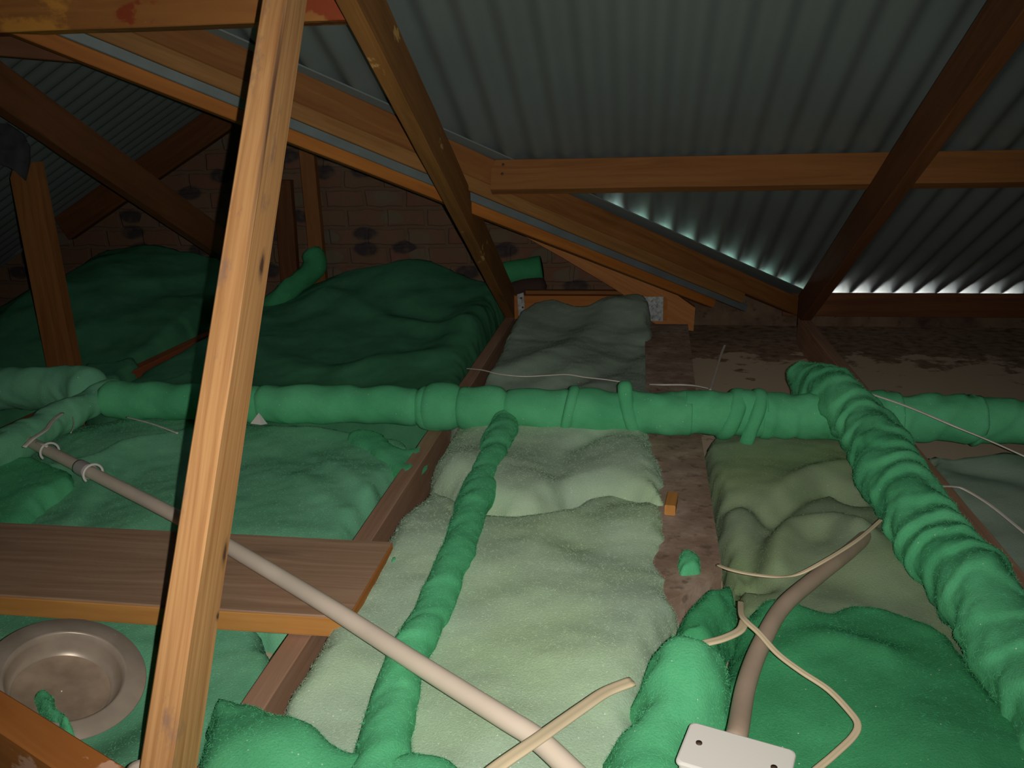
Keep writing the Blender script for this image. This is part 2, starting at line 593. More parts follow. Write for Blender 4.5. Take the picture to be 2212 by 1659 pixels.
def fibres(name, V, Fc, mat, parent, density, length=0.008, width=0.00026, seed=0):
    """loose hairs standing off a fluffy surface, one thin blade each"""
    rg = np.random.default_rng(seed + 11)
    V = np.asarray(V, float)
    tri = []
    for f in Fc:
        tri.append((f[0], f[1], f[2]))
        if len(f) == 4: tri.append((f[0], f[2], f[3]))
    tri = np.array(tri)
    a, b, c = V[tri[:, 0]], V[tri[:, 1]], V[tri[:, 2]]
    nr = np.cross(b - a, c - a)
    ar = np.linalg.norm(nr, axis=1) / 2
    nr /= np.maximum(2 * ar, 1e-12)[:, None]
    n = int(ar.sum() * density)
    idx = rg.choice(len(tri), n, p=ar / ar.sum())
    r1, r2 = np.sqrt(rg.random(n)), rg.random(n)
    P = a[idx] * (1 - r1)[:, None] + b[idx] * (r1 * (1 - r2))[:, None] + c[idx] * (r1 * r2)[:, None]
    nn = nr[idx]
    D = rg.normal(size=(n, 3))
    D -= nn * (D * nn).sum(1)[:, None]
    D /= np.linalg.norm(D, axis=1)[:, None] + 1e-9
    D = D + nn * rg.uniform(0.1, 1.0, n)[:, None]
    D /= np.linalg.norm(D, axis=1)[:, None]
    Sd = np.cross(D, rg.normal(size=(n, 3)))
    Sd /= np.linalg.norm(Sd, axis=1)[:, None] + 1e-9
    Lh = rg.uniform(0.4, 1.2, n)[:, None] * length
    Q = np.stack([P - Sd * width, P + Sd * width, P + D * Lh], 1).reshape(-1, 3)
    me = bpy.data.meshes.new(name)
    me.vertices.add(len(Q))
    me.vertices.foreach_set('co', Q.ravel())
    me.loops.add(len(Q))
    me.loops.foreach_set('vertex_index', np.arange(len(Q)))
    me.polygons.add(n)
    me.polygons.foreach_set('loop_start', np.arange(0, len(Q), 3))
    me.update(calc_edges=True)
    me.materials.append(mat)
    o = bpy.data.objects.new(name, me)
    COL.objects.link(o)
    o.parent = parent
    o.matrix_parent_inverse = parent.matrix_world.inverted()
    o['kind'] = 'stuff'
    return o


def batt(name, poly, top, z0, r, mat, label, cat='insulation', step=0.01, amp=1.0, seed=0, fib=0, group=None, edge=0.006, folds=(), flen=0.006, smoothpoly=True):
    """a fluffy quilt: closed mesh over a plan outline, height top(x, y) with a rounded rim of radius r.
    folds: (points, half width, height) ridges (+) or creases (-) that run along the quilt"""
    poly = np.array(poly, float)[:, :2]
    B = catmull(poly, 8, True) if smoothpoly else poly
    B3 = np.c_[B, np.zeros(len(B))]
    nb = np.stack([vn(B3, 0.05, seed + 20), vn(B3, 0.05, seed + 21)], 1) + 0.6 * np.stack([vn(B3, 0.02, seed + 22), vn(B3, 0.02, seed + 23)], 1)
    B = B + edge * nb
    lo, hi = B.min(0) - 2 * step, B.max(0) + 2 * step
    nx, ny = int((hi[0] - lo[0]) / step) + 1, int((hi[1] - lo[1]) / step) + 1
    gx, gy = np.meshgrid(lo[0] + np.arange(nx) * step, lo[1] + np.arange(ny) * step, indexing='ij')
    G = np.stack([gx.ravel(), gy.ravel()], 1)
    A, C = B, np.roll(B, -1, 0)
    best = np.full(len(G), 1e9)
    near = np.zeros_like(G)
    ins = np.zeros(len(G), bool)
    for a, c in zip(A, C):
        d = c - a
        L2 = d @ d + 1e-12
        tt = np.clip(((G - a) @ d) / L2, 0, 1)
        q = a + tt[:, None] * d
        dd = ((G - q) ** 2).sum(1)
        m = dd < best
        best[m] = dd[m]
        near[m] = q[m]
        cr = ((a[1] > G[:, 1]) != (c[1] > G[:, 1]))
        with np.errstate(divide='ignore', invalid='ignore'):
            xi = a[0] + (G[:, 1] - a[1]) * d[0] / (d[1] if abs(d[1]) > 1e-12 else 1e-12)
        ins ^= cr & (G[:, 0] < xi)
    sd = np.sqrt(best) * np.where(ins, 1, -1)
    keep = sd > -step * 1.05
    snap = keep & (sd < step * 0.45)
    G = np.where(snap[:, None], near, G)
    sd = np.where(snap, 0, np.maximum(sd, 0))
    idx = -np.ones(len(G), int)
    idx[keep] = np.arange(keep.sum())
    I = idx.reshape(nx, ny)
    Gk, sk = G[keep], sd[keep]
    P3 = np.c_[Gk, np.zeros(len(Gk))]
    prof = np.sqrt(np.maximum(0, 1 - (1 - np.minimum(sk / r, 1)) ** 2))
    tz = np.array([top(x, y) for x, y in Gk])
    tz = tz + amp * (0.012 * vn(P3, 0.17, seed) + 0.004 * vn(P3, 0.085, seed + 1))
    for pts, hw, hh in folds:
        pl = catmull([(p[0], p[1], 0) for p in pts], 10)[:, :2]
        dm = np.full(len(Gk), 1e9)
        side = np.zeros(len(Gk))
        for a, c in zip(pl[:-1], pl[1:]):
            d = c - a
            t0 = ((Gk - a) @ d) / (d @ d + 1e-12)
            tt = np.clip(t0, 0, 1)
            q = a + tt[:, None] * d
            dd = np.sqrt(((Gk - q) ** 2).sum(1))
            m = dd < dm
            dm[m] = dd[m]
            side[m] = np.sign((d[0] * (Gk[:, 1] - a[1]) - d[1] * (Gk[:, 0] - a[0]))[m])
        if hh == 'step':
            continue
        if isinstance(hh, tuple):      # a lap: one side of the line lies higher than the other and fades out
            sg = side * dm * hh[1]
            tz = tz + hh[0] / (1 + np.exp(-np.clip(sg / .007, -30, 30))) * np.exp(-np.maximum(sg, 0) / hw)
        else:
            tz = tz + hh * np.exp(-(dm / hw) ** 2)
    z = z0 + (np.maximum(tz, z0 + 0.01) - z0) * prof
    Vt = np.c_[Gk, z]
    nrm = amp * (0.0016 * vn(Vt, 0.03, seed + 4) + 0.0008 * vn(Vt, 0.013, seed + 5))
    Vt[:, 2] += nrm * np.minimum(1, sk / r * 1.5)
    inner = (sk > 0) & (sk < r)
    Vt[inner, 0] += (amp * 0.006 * vn(Vt, 0.03, seed + 6))[inner]
    Vt[inner, 1] += (amp * 0.006 * vn(Vt, 0.03, seed + 7))[inner]
    Ft = []
    for i in range(nx - 1):
        for j in range(ny - 1):
            q = (I[i, j], I[i + 1, j], I[i + 1, j + 1], I[i, j + 1])
            if min(q) >= 0:
                if max(sk[list(q)]) > 0:
                    Ft.append(q)
            else:
                q3 = [k for k in q if k >= 0]
                if len(q3) == 3 and max(sk[q3]) > 0:
                    Ft.append(tuple(q3))
    n = len(Vt)
    Vb = np.c_[Gk, np.full(n, z0)]
    Fa = Ft + [tuple(k + n for k in f[::-1]) for f in Ft]
    o = mesh(name, np.r_[Vt, Vb], Fa, mat, None, True)
    tag(o, label, cat, group)
    if fib:
        fibres('loose_fibre', Vt, Ft, mat, o, fib, flen, seed=seed)
    return o


def pp(z, *uv):
    return [PZ(u, v, z)[:2] for u, v in uv]


# ------------------------------------------------------------------ the roof, the walls, the floor
TB = 0.555                                    # roof fall per metre (29 degrees)
TH = math.atan(TB)
RZ = 1.952                                    # rafter tops at y = 0
SO = 0.125                                    # mid plane of the sheets above the rafter tops
CV = 3.03                                     # valley line in plan: y = x + CV
RIDGE_Y = -0.9
XR = -1.338                                  # ridge of the side wing
YE = 3.80                                     # eave
WY = 3.66                                     # inner face of the outer wall
PITCHC = 0.0853
AMP = 0.0090


def sheet_z(y):
    return RZ + SO - TB * y


def corrug(name, lines, nrm, mat, kind='structure'):
    """corrugated sheet from columns: lines = list of (phase, P0, P1)"""
    V, Fc = [], []
    nrm = np.array(nrm, float)
    for k, (phs, A, Bp) in enumerate(lines):
        o = nrm * AMP * math.cos(2 * math.pi * phs)
        V += [np.array(A) + o, np.array(Bp) + o]
    for k in range(len(lines) - 1):
        Fc.append((2 * k, 2 * k + 1, 2 * k + 3, 2 * k + 2))
    o = mesh(name, V, Fc, mat, None, True)
    o['kind'] = kind
    return o


SHEET2 = [SHEET]


def gapv(x):
    """opening left between the two cut sheet edges over the valley gutter"""
    return -0.03 if x < -0.12 else 0.05


lines = []
x = -3.4
while x < 3.2:
    yv = x + CV - gapv(x) if x > XR else (2 * XR - x) + CV + .03
    ye = min(YE, yv)
    lines.append((x / PITCHC, (x, RIDGE_Y, sheet_z(RIDGE_Y)), (x, ye, sheet_z(ye))))
    x += PITCHC / 12
corrug('ceiling', lines, (0, TB / math.hypot(1, TB), 1 / math.hypot(1, TB)), SHEET)

ZW = sheet_z(CV) - TB * 0                     # wing right slope: z = ZW - TB x   (meets the main slope on y = x + CV)


def wing_z(x):
    return ZW - TB * x if x > XR else ZW - TB * (2 * XR - x)


lines, lines2 = [], []
y = CV + XR
while y < YE:
    xv = y - CV - gapv(y - CV)
    if xv > XR:
        lines.append((y / PITCHC, (XR, y, wing_z(XR)), (xv, y, wing_z(xv))))
        xq = max(2 * XR - (y - CV) - .03, -3.5)
        lines2.append((y / PITCHC, (XR, y, wing_z(XR)), (xq, y, wing_z(xq))))
    y += PITCHC / 12
sn, cs = math.sin(TH), math.cos(TH)
corrug('ceiling_wing', lines, (sn, 0, cs), SHEET)
corrug('ceiling_left', lines2, (-sn, 0, cs), SHEET)

# rear slope and ridge closing the space behind the camera
zr = sheet_z(RIDGE_Y)
V = [(-3.5, RIDGE_Y + .05, zr + .02), (3.3, RIDGE_Y + .05, zr + .02), (3.3, -4.6, zr - TB * 3.7), (-3.5, -4.6, zr - TB * 3.7)]
o = mesh('ceiling_rear', V, [(0, 1, 2, 3)], SHEET)
o['kind'] = 'structure'


def wall_poly(name, pts, axis, a0, a1, mat):
    """prism of an outline (list of (h, z)) between two planes"""
    n = len(pts)
    mk = (lambda h, z, d: (h, d, z)) if axis == 'y' else (lambda h, z, d: (d, h, z))
    V = [mk(h, z, a0) for h, z in pts] + [mk(h, z, a1) for h, z in pts]
    Fc = [tuple(range(n)), tuple(range(2 * n - 1, n - 1, -1))] + [(i, i + n, (i + 1) % n + n, (i + 1) % n) for i in range(n)]
    o = mesh(name, V, Fc, mat)
    o['kind'] = 'structure'
    return o


zt = RZ + SO - TB * WY - AMP / math.cos(TH) + 0.001            # wall top just under the sheets
wall_poly('wall_back', [(-3.6, -0.3), (0.20, -0.3), (0.20, wing_z(0.20) - .010), (XR, wing_z(XR) - .014), (-3.42, wing_z(-3.42) - .014), (-3.6, -.2)], 'y', WY, WY + .11, BRICK)
wall_poly('wall_gable', [(0.20, -0.3), (0.62, -0.3), (0.62, wing_z(0.62) - .010), (0.20, wing_z(0.20) - .010)], 'y', WY, WY + .11, MORTAR)
wall_poly('wall_right', [(WY, -0.3), (WY + .11, -0.3), (WY + .11, zt - .10), (WY, zt - .085)], 'x', .62, 3.2, MORTAR)
wall_poly('wall_side', [(-4.6, -0.3), (WY, -0.3), (WY, zt + .05), (RIDGE_Y, zr - .01), (-4.6, zr - TB * 3.7 - .01)], 'x', 3.14, 3.25, MORTAR)
wall_poly('wall_left', [(-4.6, -0.3), (WY, -0.3), (WY, zt + .005), (RIDGE_Y, zr - .03), (-4.6, zr - TB * 3.7 - .03)], 'x', -3.42, -3.32, MORTAR)
slab('wall_rear', -3.6, 3.3, -4.66, -4.56, -.3, zr - TB * 3.6, MORTAR)


def board_mat():
    m, t, b = nt('ceiling_board_dusty')
    L = t.links.new
    b.inputs['Roughness'].default_value = 0.95
    b.inputs['Specular IOR Level'].default_value = 0.1
    tc = t.nodes.new('ShaderNodeTexCoord')
    n = nd(t, 'ShaderNodeTexNoise', Scale=9.0, Detail=8.0, Roughness=0.62)
    L(tc.outputs['Object'], n.inputs['Vector'])
    # mortar droppings pile up along the outer wall
    sp = t.nodes.new('ShaderNodeSeparateXYZ')
    L(tc.outputs['Object'], sp.inputs[0])
    mr = nd(t, 'ShaderNodeMapRange')
    mr.inputs['From Min'].default_value = 2.95
    mr.inputs['From Max'].default_value = 3.35
    mr.inputs['To Min'].default_value = -0.13
    mr.inputs['To Max'].default_value = 0.22
    L(sp.outputs[1], mr.inputs['Value'])
    ad = nd(t, 'ShaderNodeMath', operation='ADD')
    L(n.outputs[0], ad.inputs[0])
    L(mr.outputs[0], ad.inputs[1])
    k = ramp(t, ad.outputs[0], [(0.48, (0, 0, 0, 1)), (0.54, (1, 1, 1, 1))]).outputs[0]
    n2 = nd(t, 'ShaderNodeTexNoise', Scale=26.0, Detail=6.0)
    L(tc.outputs['Object'], n2.inputs['Vector'])
    dirt = ramp(t, n2.outputs[0], [(0.33, (0.17, 0.105, 0.08, 1)), (0.5, (0.29, 0.20, 0.14, 1)), (0.7, (0.37, 0.275, 0.195, 1))]).outputs[0]
    c = mixc(t, k, (0.60, 0.49, 0.365, 1), dirt)
    L(c, b.inputs['Base Color'])
    bp = nd(t, 'ShaderNodeBump', Strength=0.15, Distance=0.01)
    L(k, bp.inputs['Height'])
    L(bp.outputs[0], b.inputs['Normal'])
    return m


slab('floor', -3.6, 3.3, -4.6, WY, -0.125, -0.112, board_mat())
slab('ground', -12, 12, WY + .12, 16, -2.9, -2.8, GROUND)
slab('wall_outer', -3.6, 3.3, WY + .111, WY + .12, -2.9, -.3, OUTW)

# dark wall plate on top of the outer wall
tp = timber('trim_1', (0.62, WY - .006, zt - .0520), (3.1, WY - .006, zt - .0520), .02, .10, mat=W_DARK)
tp['kind'] = 'structure'

# inner single brick wall whose rough top shows between the two lengths of quilt
pl = [(0.03, 3.2), (0.03, 1.2), (0.09, 1.255), (0.157, 1.335), (0.165, 2.0), (0.19, 3.0), (0.195, 3.2)]
V = [(a, b, -.11) for a, b in pl] + [(a, b, 0.0) for a, b in pl]
n = len(pl)
iw = mesh('wall_inner', V, [tuple(range(n))[::-1], tuple(range(n, 2 * n))] + [(i, (i + 1) % n, (i + 1) % n + n, i + n) for i in range(n)], WALLTOP)
iw['kind'] = 'structure'

# valley gutter: V of sheet metal under both roof slopes, painted green on the weather side


def gutter(sx, dip, label):
    """sx = 1: the valley right of the wing ridge, -1: its mirror image; dip: gap under the sheets at three stations"""
    p1 = np.array([0, -1.0, TB])                   # up the main slope
    p2 = np.array([-1.0 * sx, 0, TB])              # up the wing slope
    wv = 0.115
    V, Fc = [], []
    for tx, dp in zip((XR - .06, -.20, .10, .40, .80), dip):
        Q = np.array([XR + sx * (tx - XR), tx + CV, ZW - TB * tx - dp])
        for off in (p1 * wv, np.zeros(3), p2 * wv):
            V += [Q + off, Q + off + np.array([0, 0, -.004])]
    top = []
    for i in range(4):
        a, b = i * 6, i * 6 + 6
        for j in (0, 2):
            top.append(len(Fc))
            Fc += [(a + j, a + j + 2, b + j + 2, b + j), (a + j + 1, b + j + 1, b + j + 3, a + j + 3)]
        Fc += [(a, b, b + 1, a + 1), (a + 4, a + 5, b + 5, b + 4)]
    g = mesh('valley_gutter', V, Fc, [SHEETG, SHEET])
    for i in range(len(Fc)):
        g.data.polygons[i].material_index = 0 if i in top else 1
    tag(g, label, 'gutter')


gutter(1, (.0098, .0102, .0125, .016, .015), 'grey metal valley gutter strip between the corrugated roof and the long diagonal rafter')

# ------------------------------------------------------------------ roof timbers


def along_valley(c, x, z):
    return np.array([x, x + c, z])


ZV = 0.412
SV = 0.575
dv = np.array([1, 1, -SV])
upv = np.array([0, 0, 1.0])
k = 1 / math.sqrt(2)


def vtimber(name, c, zoff, dep, x0, x1, mat, label, thick=.05, cat='timber'):
    """timber parallel to the valley with its near face on the plane y = x + c; zoff: its top above the rafter's line"""
    bk = np.array([-k, k, 0]) * thick / 2
    A = along_valley(c, x0, ZV - SV * x0 + zoff - dep / 2) + bk
    B = along_valley(c, x1, ZV - SV * x1 + zoff - dep / 2) + bk
    return timber(name, A, B, thick, dep * math.cos(math.atan(SV * k)), mat=mat, label=label, cat=cat)


vtimber('valley_rafter', 2.95, -.002, .078, -1.30, .70, W_OLD, 'long reddish brown diagonal valley rafter under the cut edge of the corrugated roof')
vtimber('valley_board', 2.95, -.080, .044, -1.30, .42, wood('pine_tan', (0.33, 0.165, 0.055, 1), (0.21, 0.095, 0.028, 1), 24, seed=14.0), 'lighter brown knotty board fixed along the bottom of the long diagonal valley rafter', .052)
vtimber('metal_strip', 2.975, -.126, .030, -1.34, .44, STEEL, 'thin blue grey metal strip running diagonally below the long valley rafter', .02, 'metal strip')
vtimber('tilting_batten', 2.985, -.158, .036, -1.36, .30, W_ORANGE, 'bright orange diagonal batten directly under the blue grey metal strip', .04)

# rafter and joist of the right-hand roof truss
xr = 0.649


def rtop(y):
    return RZ - TB * y


def rafter(name, x, y0, y1, mat, label, dep=.114, cut=0):
    cz = dep / 2 / math.cos(TH)
    return timber(name, (x, y0, rtop(y0) - cz), (x, y1, rtop(y1) - cz), .038, dep, mat=mat, label=label, ends=(0, cut))


raf = rafter('roof_rafter', xr, 0.4, 3.36, W_DARK, 'dark sloping rafter at the right that crosses the level purlin', cut=-.5)
timber('ceiling_joist', (xr, -1.0, -.056), (xr, 3.34, -.056), .038, .112, mat=W_JOIST, label='brown ceiling joist at the right beside the thick spiral wrapped pipe')

# the left-hand truss of the same kind
xl = -0.516
raf2 = rafter('roof_rafter', xl, 1.0, 3.30, W_RIDGE, 'sloping rafter with pale scratched streaks that crosses in front of the valley rafter', cut=-.5)
lj = timber('ceiling_joist', (xl, -0.6, -.056), (xl, 3.30, -.056), .038, .112, mat=W_JOIST, label='brown ceiling joist between the dusty green quilt and the pale quilt')

# foreground web post
post = timber('truss_post', (xl, 0.655, -.005), (xl, 1.345, 1.07), .038, .064, up=(0, -1, .6), mat=W_POST, wane=.002,
              label='bright pine post leaning in the foreground with a dark knot, nearest to the lens', cat='post')

# level purlin on the rafters, ends on the valley rafter with two nails
hp = .095
py, pz = 2.482, .574
pc = np.array([0, .485 * hp / 2, .874 * hp / 2])
bk = np.array([0, .874 * .019, -.485 * .019])
purl = timber('purlin', np.array([-.437, py, pz]) + pc + bk, np.array([2.9, py, pz]) + pc + bk, .038, hp, up=(0, .485, .874), mat=W_OLD,
              label='level brown purlin across the right half, under the corrugated sheets, with two nail heads')
for q in ((1087, 356), (1085, 376)):
    nv = np.array([0, .874, -.485])
    P = on(q[0], q[1], nv, nv @ np.array([0, py, pz]))
    A = P - nv * .002
    o = sweep('nail', [A, P + nv * .01], .0042, SCREW, None, 10, .004, curve=False)
    child_of(o, purl)

# heavy stained beam at the top left
beam = timber('roof_beam', (-2.6, 1.70, 1.045), (-.537, 1.70, 1.025), .076, .14, mat=W_STAIN, label='thick stained beam across the top left corner with red and yellow patches', cat='beam')

# third truss further left: rafter, upright, joist
timber('roof_rafter', (-1.62, 1.6, 1.105), (-1.62, 3.35, .19), .038, .114, mat=W_DARK, label='dark rafter sloping down to the right behind the upright with the torn top')
timber('ceiling_joist', (-1.72, 0.9, -.056), (-1.66, 3.4, -.056), .04, .112, mat=wood('pine_red', (0.30, 0.09, 0.035, 1), (0.2, 0.055, 0.02, 1), seed=21.0), label='dark red ceiling joist showing through a gap in the far green quilts')
up_ = empty('truss_upright', (-1.857, 2.38, -.06), 'pale upright at the far left with dark metal plate over its notched top', 'post')
# notched upright: a front outline extruded back
fx = [PY(u, v, 2.36) for u, v in [(105, 815), (22, 385), (27, 368), (40, 372), (57, 388), (66, 352), (75, 350), (84, 392), (165, 815)]]
fx[0] = np.array([fx[0][0], 2.36, -.06])
fx[-1] = np.array([fx[-1][0], 2.36, -.06])
nf = len(fx)
bkv = np.array([0, .038, 0])
ctr = np.mean([fx[0], fx[-1]], 0)
upr_m = Matrix(((0, 1, 0, ctr[0]), (0, 0, 1, ctr[1]), (1, 0, 0, ctr[2]), (0, 0, 0, 1)))


def tolocal(p):
    q = p - ctr
    return (q[2], q[0], q[1])


V = [tolocal(p) for p in fx] + [tolocal(p + bkv) for p in fx]
Fc = [tuple(range(nf)), tuple(range(2 * nf - 1, nf - 1, -1))] + [(i, (i + 1) % nf, (i + 1) % nf + nf, i + nf) for i in range(nf)]
o = mesh('post_body', V, Fc, W_OLD, None, False, upr_m)
child_of(o, up_)
pts = [PY(u, v, 2.355) for u, v in [(-40, 262), (20, 268), (52, 290), (66, 318), (66, 352), (57, 390), (38, 372), (24, 362), (-10, 350), (-60, 330)]]
n = len(pts)
V = pts + [p + np.array([0, -.006, 0]) for p in pts]
o = mesh('nail_plate', V, [tuple(range(n)), tuple(range(2 * n - 1, n - 1, -1))] + [(i, i + n, (i + 1) % n + n, (i + 1) % n) for i in range(n)], BLACKM)
child_of(o, up_)
# second slim timber behind the plate, and tie under the stained beam
TIE0, TIE1 = PY(-60, 92, 1.84), PY(360, 130, 2.14)
timber('roof_tie', TIE0, TIE1, .03, .05, mat=W_DARK, label='dark timber under the stained beam at the far top left', cat='timber')

# rafter of the side wing on the brick gable
A = PY(195 - 60, 420 + 42, 3.5)
B = PY(560, 162, 3.5)
cz = np.array([0, 0, -.114 / 2 / math.cos(TH)])
timber('wing_rafter', A + cz, B + cz, .05, .114, mat=W_DARK, label='dark rafter sloping up to the right against the far brick gable')
for (uv, lab, wd) in (([(656, 283), (683, 560)], 'slim upright in front of the brick gable, right of the leaning post', .066), ([(618, 420), (622, 600)], 'darker slim upright in front of the brick gable, half hidden by the leaning post', .08)):
    A = PY(*uv[0], 3.5)
    B = PY(*uv[1], 3.5)
    timber('wing_upright', (B[0], 3.52, .02), (A[0] * .5 + B[0] * .5, 3.52, A[2] + .06), wd, .038, up=(0, 1, 0), mat=W_OLD if wd < .07 else W_DARK, label=lab, cat='post')

# small wing truss by the outer wall: top chord and bottom chord with metal plates
YT = 3.36
tc0 = [PY(u, v, YT) for u, v in [(980, 424), (1043, 460), (1214, 556), (1344, 634), (1400, 690), (1430, 708), (1498, 715), (1502, 665), (1411, 601), (1200, 520), (1080, 474), (1000, 425)]]
ctr = np.array(tc0[3])
dirv = np.array([.874, 0, -.485])
upn = np.array([.485, 0, .874])
mw = Matrix(((dirv[0], 0, upn[0], ctr[0]), (0, 1, 0, ctr[1]), (dirv[2], 0, upn[2], ctr[2]), (0, 0, 0, 1)))
V = []
for yy in (0, .038):
    for p in tc0:
        q = np.array(p) - ctr
        V.append((q @ dirv, yy, q @ upn))
n = len(tc0)
jt = mesh('wing_truss', V, [tuple(range(n)), tuple(range(2 * n - 1, n - 1, -1))] + [(i, (i + 1) % n, (i + 1) % n + n, i + n) for i in range(n)], wood('pine_amber', (0.50, 0.21, 0.06, 1), (0.36, 0.13, 0.035, 1), 30, seed=15.0), None, False, mw)
tag(jt, 'orange sloping truss end behind the far pale quilt, with a metal nail plate', 'truss')
a, b = PY(1120, 664, YT), PY(1440, 668, YT)
o = timber('bottom_chord', (-.52, YT + .019, .026), (.12, YT + .019, .026), .038, .10, mat=W_ORANGE)
child_of(o, jt)
o = timber('top_batten', (-.46, YT + .03, .087), (-.02, YT + .03, .087), .03, .016, mat=W_OLD)
child_of(o, jt)


def plate(name, q, y, parent, teeth=24, mat=GALV, holes=()):
    p0, p1, p2, p3 = [PY(u, v, y) for u, v in q]
    V = [p0, p1, p2, p3] + [p + np.array([0, .0015, 0]) for p in (p0, p1, p2, p3)]
    Fc = [(0, 1, 2, 3), (7, 6, 5, 4), (0, 4, 5, 1), (1, 5, 6, 2), (2, 6, 7, 3), (3, 7, 4, 0)]
    rg = np.random.default_rng(5)
    for i in range(teeth):                    # punched teeth
        s, t = rg.uniform(.08, .92, 2)
        c = (p0 * (1 - s) + p1 * s) * (1 - t) + (p3 * (1 - s) + p2 * s) * t
        m = len(V)
        h = rg.uniform(.002, .004)
        V += [c + np.array([-h, -.0006, -h]), c + np.array([h, -.0006, -h]), c + np.array([h * .3, -.0035, h])]
        Fc.append((m, m + 1, m + 2))
    o = mesh(name, V, Fc, mat)
    child_of(o, parent)
    for u, v in holes:
        c = PY(u, v, y - .001)
        hh = sweep('plate_nail', [c, c + np.array([0, .004, 0])], .004, SCREW, None, 10, .002, curve=False)
        child_of(hh, o)
    return o


plate('nail_plate', [(1366, 641), (1433, 641), (1432, 694), (1372, 692)], YT - .003, jt, 40)
strap = plate('metal_strap', [(1117, 636), (1131, 632), (1136, 705), (1122, 705)], YT - .012, jt, 4, GALV, [(1126, 644), (1129, 664)])

# near timber in the bottom left corner
A = PZ(-80, 1482, .16)
B = PZ(330, 1744, .16)
nb = timber('truss_web', A + np.array([0, 0, -.055]), B + np.array([0, 0, -.055]), .038, .11, mat=W_SCRAPE, label='orange timber in the bottom left corner with pale scrape marks', cat='timber')
# walking plank over the joists
plank = timber('plank', (-1.75, 1.186, .02), (-.432, 1.186, .02), .245, .038, up=(0, 0, 1), mat=W_GREY, wane=.002, label='weathered plank lying across the joists behind the leaning post', cat='plank')
e = timber('sawn_edge', (-1.74, 1.0628, .02), (-.436, 1.0628, .02), .003, .034, mat=W_EDGE)
child_of(e, plank)
e = timber('sawn_end', (-.4318, 1.07, .02), (-.4318, 1.302, .02), .003, .034, mat=W_ORANGE)
child_of(e, plank)

# ------------------------------------------------------------------ quilts of insulation
FB = 30000


def zc(z, *terms):
    """height field: base z plus gaussian mounds (x, y, radius, height)"""
    def f(x, y):
        h = z
        for a, b, r, k in terms:
            h += k * math.exp(-((x - a) ** 2 + (y - b) ** 2) / (r * r))
        return h
    return f


# pale quilts between the left joist and the inner wall
batt('insulation_quilt', pp(.01, (575, 1520), (640, 1440), (690, 1345), (765, 1240), (812, 1172), (850, 1112), (905, 1052), (948, 1040), (1010, 1062), (1080, 1095), (1180, 1092), (1250, 1060), (1330, 1030), (1420, 1022), (1452, 1062), (1464, 1150), (1476, 1240), (1474, 1330), (1440, 1400), (1420, 1500), (1400, 1659), (1300, 1760), (1000, 1760), (800, 1740), (600, 1620)),
     zc(.0, (-.42, 1.35, .16, .03), (-.1, 1.1, .25, .03), (-.45, 1.0, .12, .02), (-.05, 1.5, .14, .025)), -.11, .055, PALE,
     'large pale green quilt in the centre under the thin wrapped pipe', seed=1, fib=FB * 2,
     folds=[(pp(0, (1240, 1180), (1300, 1090), (1440, 1060)), .05, -.018)])
batt('insulation_quilt', pp(.02, (938, 1035), (924, 1000), (944, 955), (965, 925), (1000, 890), (1250, 880), (1385, 885), (1425, 940), (1444, 1000), (1456, 1062), (1435, 1090), (1330, 1055), (1250, 1062), (1190, 1095), (1120, 1108), (1060, 1098), (1010, 1085)),
     zc(.028, (-.42, 1.68, .10, .022), (-.2, 1.6, .12, .012), (.0, 1.75, .10, .02)), -.09, .07, PALE, 'puffy pale green quilt tucked under the level wrapped pipe', seed=2, fib=FB * 2,
     folds=[(pp(.03, (1235, 1075), (1205, 1010), (1225, 960), (1290, 930)), .03, -.016)])
B3t = lambda x, y: .0 + max(0, (y - 2.9)) * .2 + .012 * math.sin(9 * (x + .7 * y))
batt('insulation_quilt', [(-.47, 2.03), (-.475, 2.35), (-.485, 2.8), (-.475, 3.15), (-.42, 3.30), (-.32, 3.335), (-.24, 3.27), (-.19, 3.275), (-.14, 3.33), (-.05, 3.335), (.04, 3.31), (.065, 3.1), (.06, 2.6), (.045, 2.03)],
     B3t, -.10, .035, PALE_G, 'grey green quilt beyond the level wrapped pipe, reaching the far truss', seed=3, fib=FB // 3,
     folds=[([(-.42, 2.5), (-.25, 2.75), (-.1, 3.2)], .07, .025), ([(-.3, 2.3), (-.1, 2.55), (.02, 2.9)], .05, -.02)])
# right bay, dusty
batt('insulation_quilt', [(.175, 1.18), (.172, 1.6), (.185, 2.02), (.40, 2.06), (.62, 2.06), (.625, 1.5), (.62, .95), (.40, .95), (.22, 1.05)],
     zc(-.015, (.42, 1.42, .09, .03), (.27, 1.85, .2, .02)), -.11, .03, PALE_D, 'crumpled dusty green grey quilt between the inner wall and the spiral wrapped pipe', seed=4, fib=FB // 2,
     folds=[(pp(0, (1632, 1230), (1640, 1150), (1690, 1085), (1780, 1040), (1850, 1060)), .028, -.034), (pp(0, (1660, 1210), (1700, 1140), (1790, 1130), (1850, 1160)), .035, .035),
            (pp(0, (1545, 1085), (1600, 1070), (1650, 1090)), .022, -.02), (pp(0, (1560, 1110), (1610, 1190), (1635, 1240)), .024, -.024), (pp(0, (1700, 1060), (1760, 1020), (1830, 1000)), .03, .02)])
batt('insulation_quilt', [(.69, 1.1), (.69, 1.95), (.80, 2.0), (1.7, 2.0), (1.7, 1.1)], zc(-.03, (1.0, 1.7, .3, .02)), -.11, .03, PALE_G, 'dark grey green quilt at the right edge beyond the right joist', seed=5, step=.014,
     folds=[([(.75, 1.9), (.95, 1.7), (1.1, 1.3)], .05, -.015)])
